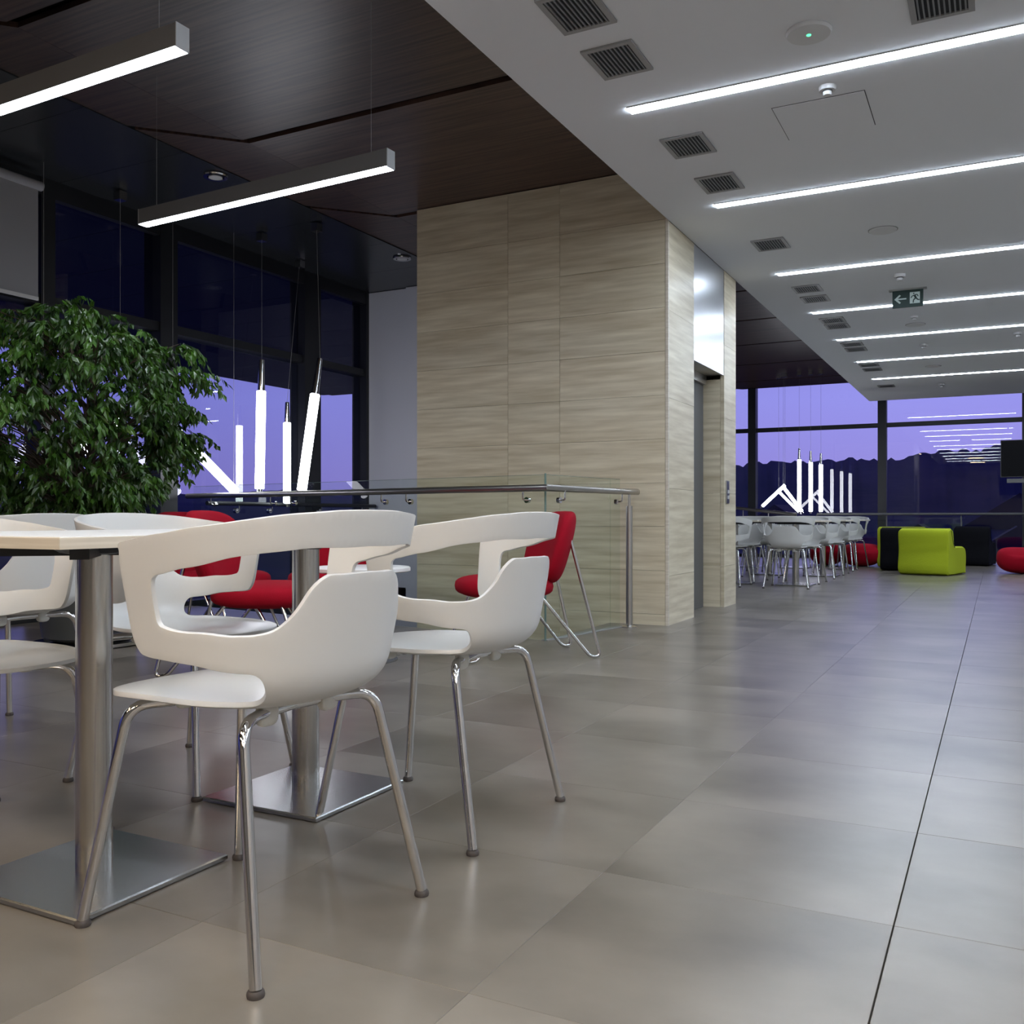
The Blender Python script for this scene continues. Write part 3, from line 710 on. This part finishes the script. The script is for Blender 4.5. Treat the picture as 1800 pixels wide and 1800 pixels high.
# ------------------------------------------------------------ red lounge chairs and side table
rc = empty('lounge_chair')
MB().pillow(.56, .54, .13, (0, .02, .40), 2.6, 3.0).build('seat', M['red'], rc, 180)
def bend(p):
    y = p.y+.9*p.x*p.x; z = p.z+.62
    w = 1-.10*max(0, p.z/.2)-.06*max(0, -p.z/.2); return Vector((p.x*w, y-.245-.28*(z-.45), z))
MB().pillow(.56, .135, .41, (0, 0, 0), 2.4, 3.6, 36, 18, bend).build('backrest', M['red'], rc, 180)
for sx_ in (-1, 1):
    MB().tube(fillet([(sx_*.19, -.315, .66), (sx_*.235, -.475, .012), (sx_*.235, -.415, .012), (sx_*.20, -.12, .37)], .035), .0095, 10).build('leg', M['chrome'], rc, 60)
    MB().tube(fillet([(sx_*.20, .16, .36), (sx_*.25, .30, .012), (sx_*.235, .235, .012), (sx_*.18, .02, .36)], .03), .0085, 10).build('leg', M['chrome'], rc, 60)
MB().tube([(-.20, -.12, .358), (.20, -.12, .358)], .009, 8).build('crossbar', M['chrome'], rc, 40); MB().tube([(-.19, .10, .356), (.19, .10, .356)], .009, 8).build('crossbar', M['chrome'], rc, 40)
index(rc)
G3 = 'red upholstered lounge chairs with chrome legs'
put(-2.48, 4.73, 224, 'red lounge chair by the glass corner, right of the white armchairs', G3, rc)
put(-3.30, 3.66, 20, 'red lounge chair facing right, its seat seen through the nearest armchair', G3, rc)
put(-4.31, 4.36, 5, 'red lounge chair behind on the left, only its back top shows', G3, rc)
put(-3.78, 4.82, -60, 'red lounge chair beyond the second table column', G3, rc)
r = empty('side_table', (-3.12, 4.22, 0))
MB().lathe([(.26, .49), (.27, .495), (.27, .512), (.265, .516)]).build('tabletop', M['top'], r, 40)
MB().tube([(0, 0, .01), (0, 0, .49)], .022, 14).build('column', M['chrome'], r, 40)
MB().lathe([(.20, 0), (.20, .008), (.03, .016)]).build('base_plate', M['plate'], r, 30)
tag(r, 'low round white side table among the red lounge chairs', 'side table')

# ------------------------------------------------------------ far lounge: modular sofas, pouffes, television
def sofa(x, y, w, fm, sm, face, lab, dp=.78, hh=.635):
    r = empty('modular_sofa', (x, y, 0), R(face)-pi/2)
    def ext(poly, x0, x1, n, m_, b=.02):
        k = len(poly); ms = MB(); v = []; 
        c = Vector((sum(p[0] for p in poly)/k, sum(p[1] for p in poly)/k))
        lay = [(x0, b), (x0+b, 0), (x1-b, 0), (x1, b)]
        for xx, s_ in lay:
            for p in poly:
                d = Vector(p)-c; L_ = d.length; q = c+d*(1-s_/max(L_, .05)); v.append((xx, q.x, q.y))
        f = [tuple(range(k)), tuple(range(4*k-1, 3*k-1, -1))]
        for l in range(3): f += [(l*k+i, l*k+(i+1) % k, (l+1)*k+(i+1) % k, (l+1)*k+i) for i in range(k)]
        ms.add(v, f).build(n, m_, r, 40)
    D = dp/2
    ext(catmull([(-D, .03), (-D+.01, .30), (-D, hh-.06), (-D+.06, hh-.01), (-D+.15, hh), (-D+.21, hh-.05), (-D+.25, hh-.2), (-D+.31, .30), (-D+.28, .06), (-D+.2, .02)], 4), -w/2, w/2, 'backrest', fm)
    ext(catmull([(-D+.08, .015), (-D+.10, .10), (-D+.25, .36), (-D+.33, .385), (D-.16, .385), (D-.04, .35), (D, .24), (D-.02, .03), (D-.06, .012)], 4), -w/2+.004, w/2-.004, 'seat', fm)
    for sx_ in (-1, 1):
        MB().tube(fillet([(sx_*(w/2+.001), -D+.13, hh-.03), (sx_*(w/2+.001), -D+.20, hh-.2), (sx_*(w/2+.001), -D+.27, .38)], .05), .006, 6).build('piping', sm, r)
    tag(r, lab, 'sofa', 'modular felt sofas in the far lounge'); return r
sofa(-.806, 14.26, .66, M['lime'], M['limeseam'], 75, 'lime green modular seat with its back to us, nearest and largest')
sofa(-1.22, 15.25, .66, M['blackf'], M['blackf'], 90, 'black modular seat between the two lime green ones')
sofa(-1.34, 16.2, .70, M['lime'], M['limeseam'], 90, 'lime green modular seat mostly hidden left of the black one')
sofa(-.33, 17.25, .52, M['blackf'], M['blackf'], 82, 'black modular seat alone right of the lime one, before the window', hh=.64)
def saddle(p): return Vector((p.x, p.y, p.z*(1-.35*max(0, p.z/.2)*0)-(.045*(1-(p.x/.33)**2) if p.z > .05 else 0)))
for x, y, w, lab in ((.36, 14.9, .76, 'rounded red pouffe cut by the right edge of the photo'), (-1.95, 16.0, .60, 'red pouffe behind the far white armchairs'), (-2.5, 16.1, .5, 'red pouffe further left behind the far white armchairs')):
    MBp = MB().pillow(w, .6, .41, (0, 0, .207), 3, 2.6, 40, 20, saddle)
    tag(MBp.build('pouffe', M['red'], None, 180, (x, y, 0)), lab, 'pouffe', 'red pouffes')
r = empty('television', (.46, 13.3, 0), R(-4))
MB().box(-.42, .42, -.03, .03, 1.30, 1.745).build('screen', M['screen'], r)
MB().box(-.43, .43, -.028, .045, 1.29, 1.755).build('casing', M['black'], r)
MB().tube([(.12, .07, 0), (.12, .07, 1.6)], .03, 12).build('pole', M['black'], r, 40)
MB().box(-.12, .36, -.1, .3, 0, .02).build('base_plate', M['black'], r); MB().box(-.36, .36, -.02, .02, 1.22, 1.27).build('soundbar', M['lampbody'], r)
MB().box(-.02, .02, -.015, .05, 1.25, 1.31).build('bracket', M['black'], r)
tag(r, 'black television screen high at the right edge', 'television')

# ------------------------------------------------------------ weeping fig in a grey pot
T = Vector((-5.02, 3.98, 0)); r = empty('weeping_fig_tree', tuple(T)); random.seed(11)
MB().lathe([(.20, .03), (.27, .06), (.30, .30), (.31, .44), (.28, .44), (.27, .38)]).build('pot', M['pot'], r, 40)
MB().lathe([(.30, 0), (.33, .008), (.33, .026), (.30, .03)]).build('saucer', M['chrome'], r, 40)
MB().lathe([(.272, .385), (.26, .395), (.001, .41)]).build('soil', M['soil'], r)
br = MB(); lv = MB(); tips = []
br.tube([(0, 0, .39), (.02, -.01, .7), (-.01, .02, 1.05), (.02, .01, 1.5), (0, 0, 1.85)], [.035, .03, .027, .02, .008], 8)
def leaf(p, d, L, w):
    d = d.normalized(); side = d.cross(Vector((random.uniform(-1, 1), random.uniform(-1, 1), random.uniform(-.2, 1)))).normalized(); up = side.cross(d)
    a = p; b1 = p+d*L*.45+side*w; b2 = p+d*L*.45-side*w; m = p+d*L*.45-up*w*.35; c = p+d*L
    lv.add([a, b1, m, b2, c-up*w*.4], [(0, 1, 2), (0, 2, 3), (1, 4, 2), (2, 4, 3)])
crown = Vector((-.16, -.10, 1.42))
for i in range(620):
    while True:
        u = Vector((random.uniform(-1, 1), random.uniform(-1, 1), random.uniform(-1, 1)))
        if .15 < u.length < 1: break
    u = u.normalized()*(u.length**.45)
    k = 1+.13*sin(u.x*6+u.z*5)+.08*sin(u.y*7-u.z*4)+random.uniform(-.07, .09)
    f = 1.12 if u.z > 0 else 1.0           # flat broad top, narrower below
    hz = (1-max(0, -u.z)*.28)
    p = crown+Vector((u.x*.74*k*f*hz, u.y*.74*k*f*hz, u.z*(.66 if u.z > 0 else .74)*k))
    s0 = Vector((0, 0, max(.75, min(1.8, p.z-.25-.3*math.hypot(p.x, p.y)))))
    mid = (s0+p)/2+Vector((0, 0, .10))
    if i % 3 == 0: br.tube([s0, mid, p], [.007, .004, .0018], 4)
    if p.z < .70: continue
    rel = p-crown; dirx = Vector((rel.x, rel.y, 0)); dirx = dirx.normalized() if dirx.length > .05 else Vector((1, 0, 0))
    for j in range(3):        # drooping sprays
        dd = (dirx*random.uniform(.2, 1)+Vector((random.uniform(-.7, .7), random.uniform(-.7, .7), random.uniform(-.2, .35)))).normalized()
        L = random.uniform(.12, .22); q = p.copy(); nleaf = 12
        for t in range(nleaf):
            q = q+dd*L/nleaf; dd = (dd+Vector((0, 0, -.12))).normalized()
            s_ = Vector((random.uniform(-1, 1), random.uniform(-1, 1), random.uniform(-.9, .1)))
            leaf(q, dd*.6+s_*.8+Vector((0, 0, -.45)), random.uniform(.045, .072), random.uniform(.011, .017))
br.build('branches', M['bark'], r, 60)
o = lv.build('foliage', M['leaf'], r); o['kind'] = 'stuff'
tag(r, 'bushy green weeping fig tree in a grey pot by the left window', 'tree')
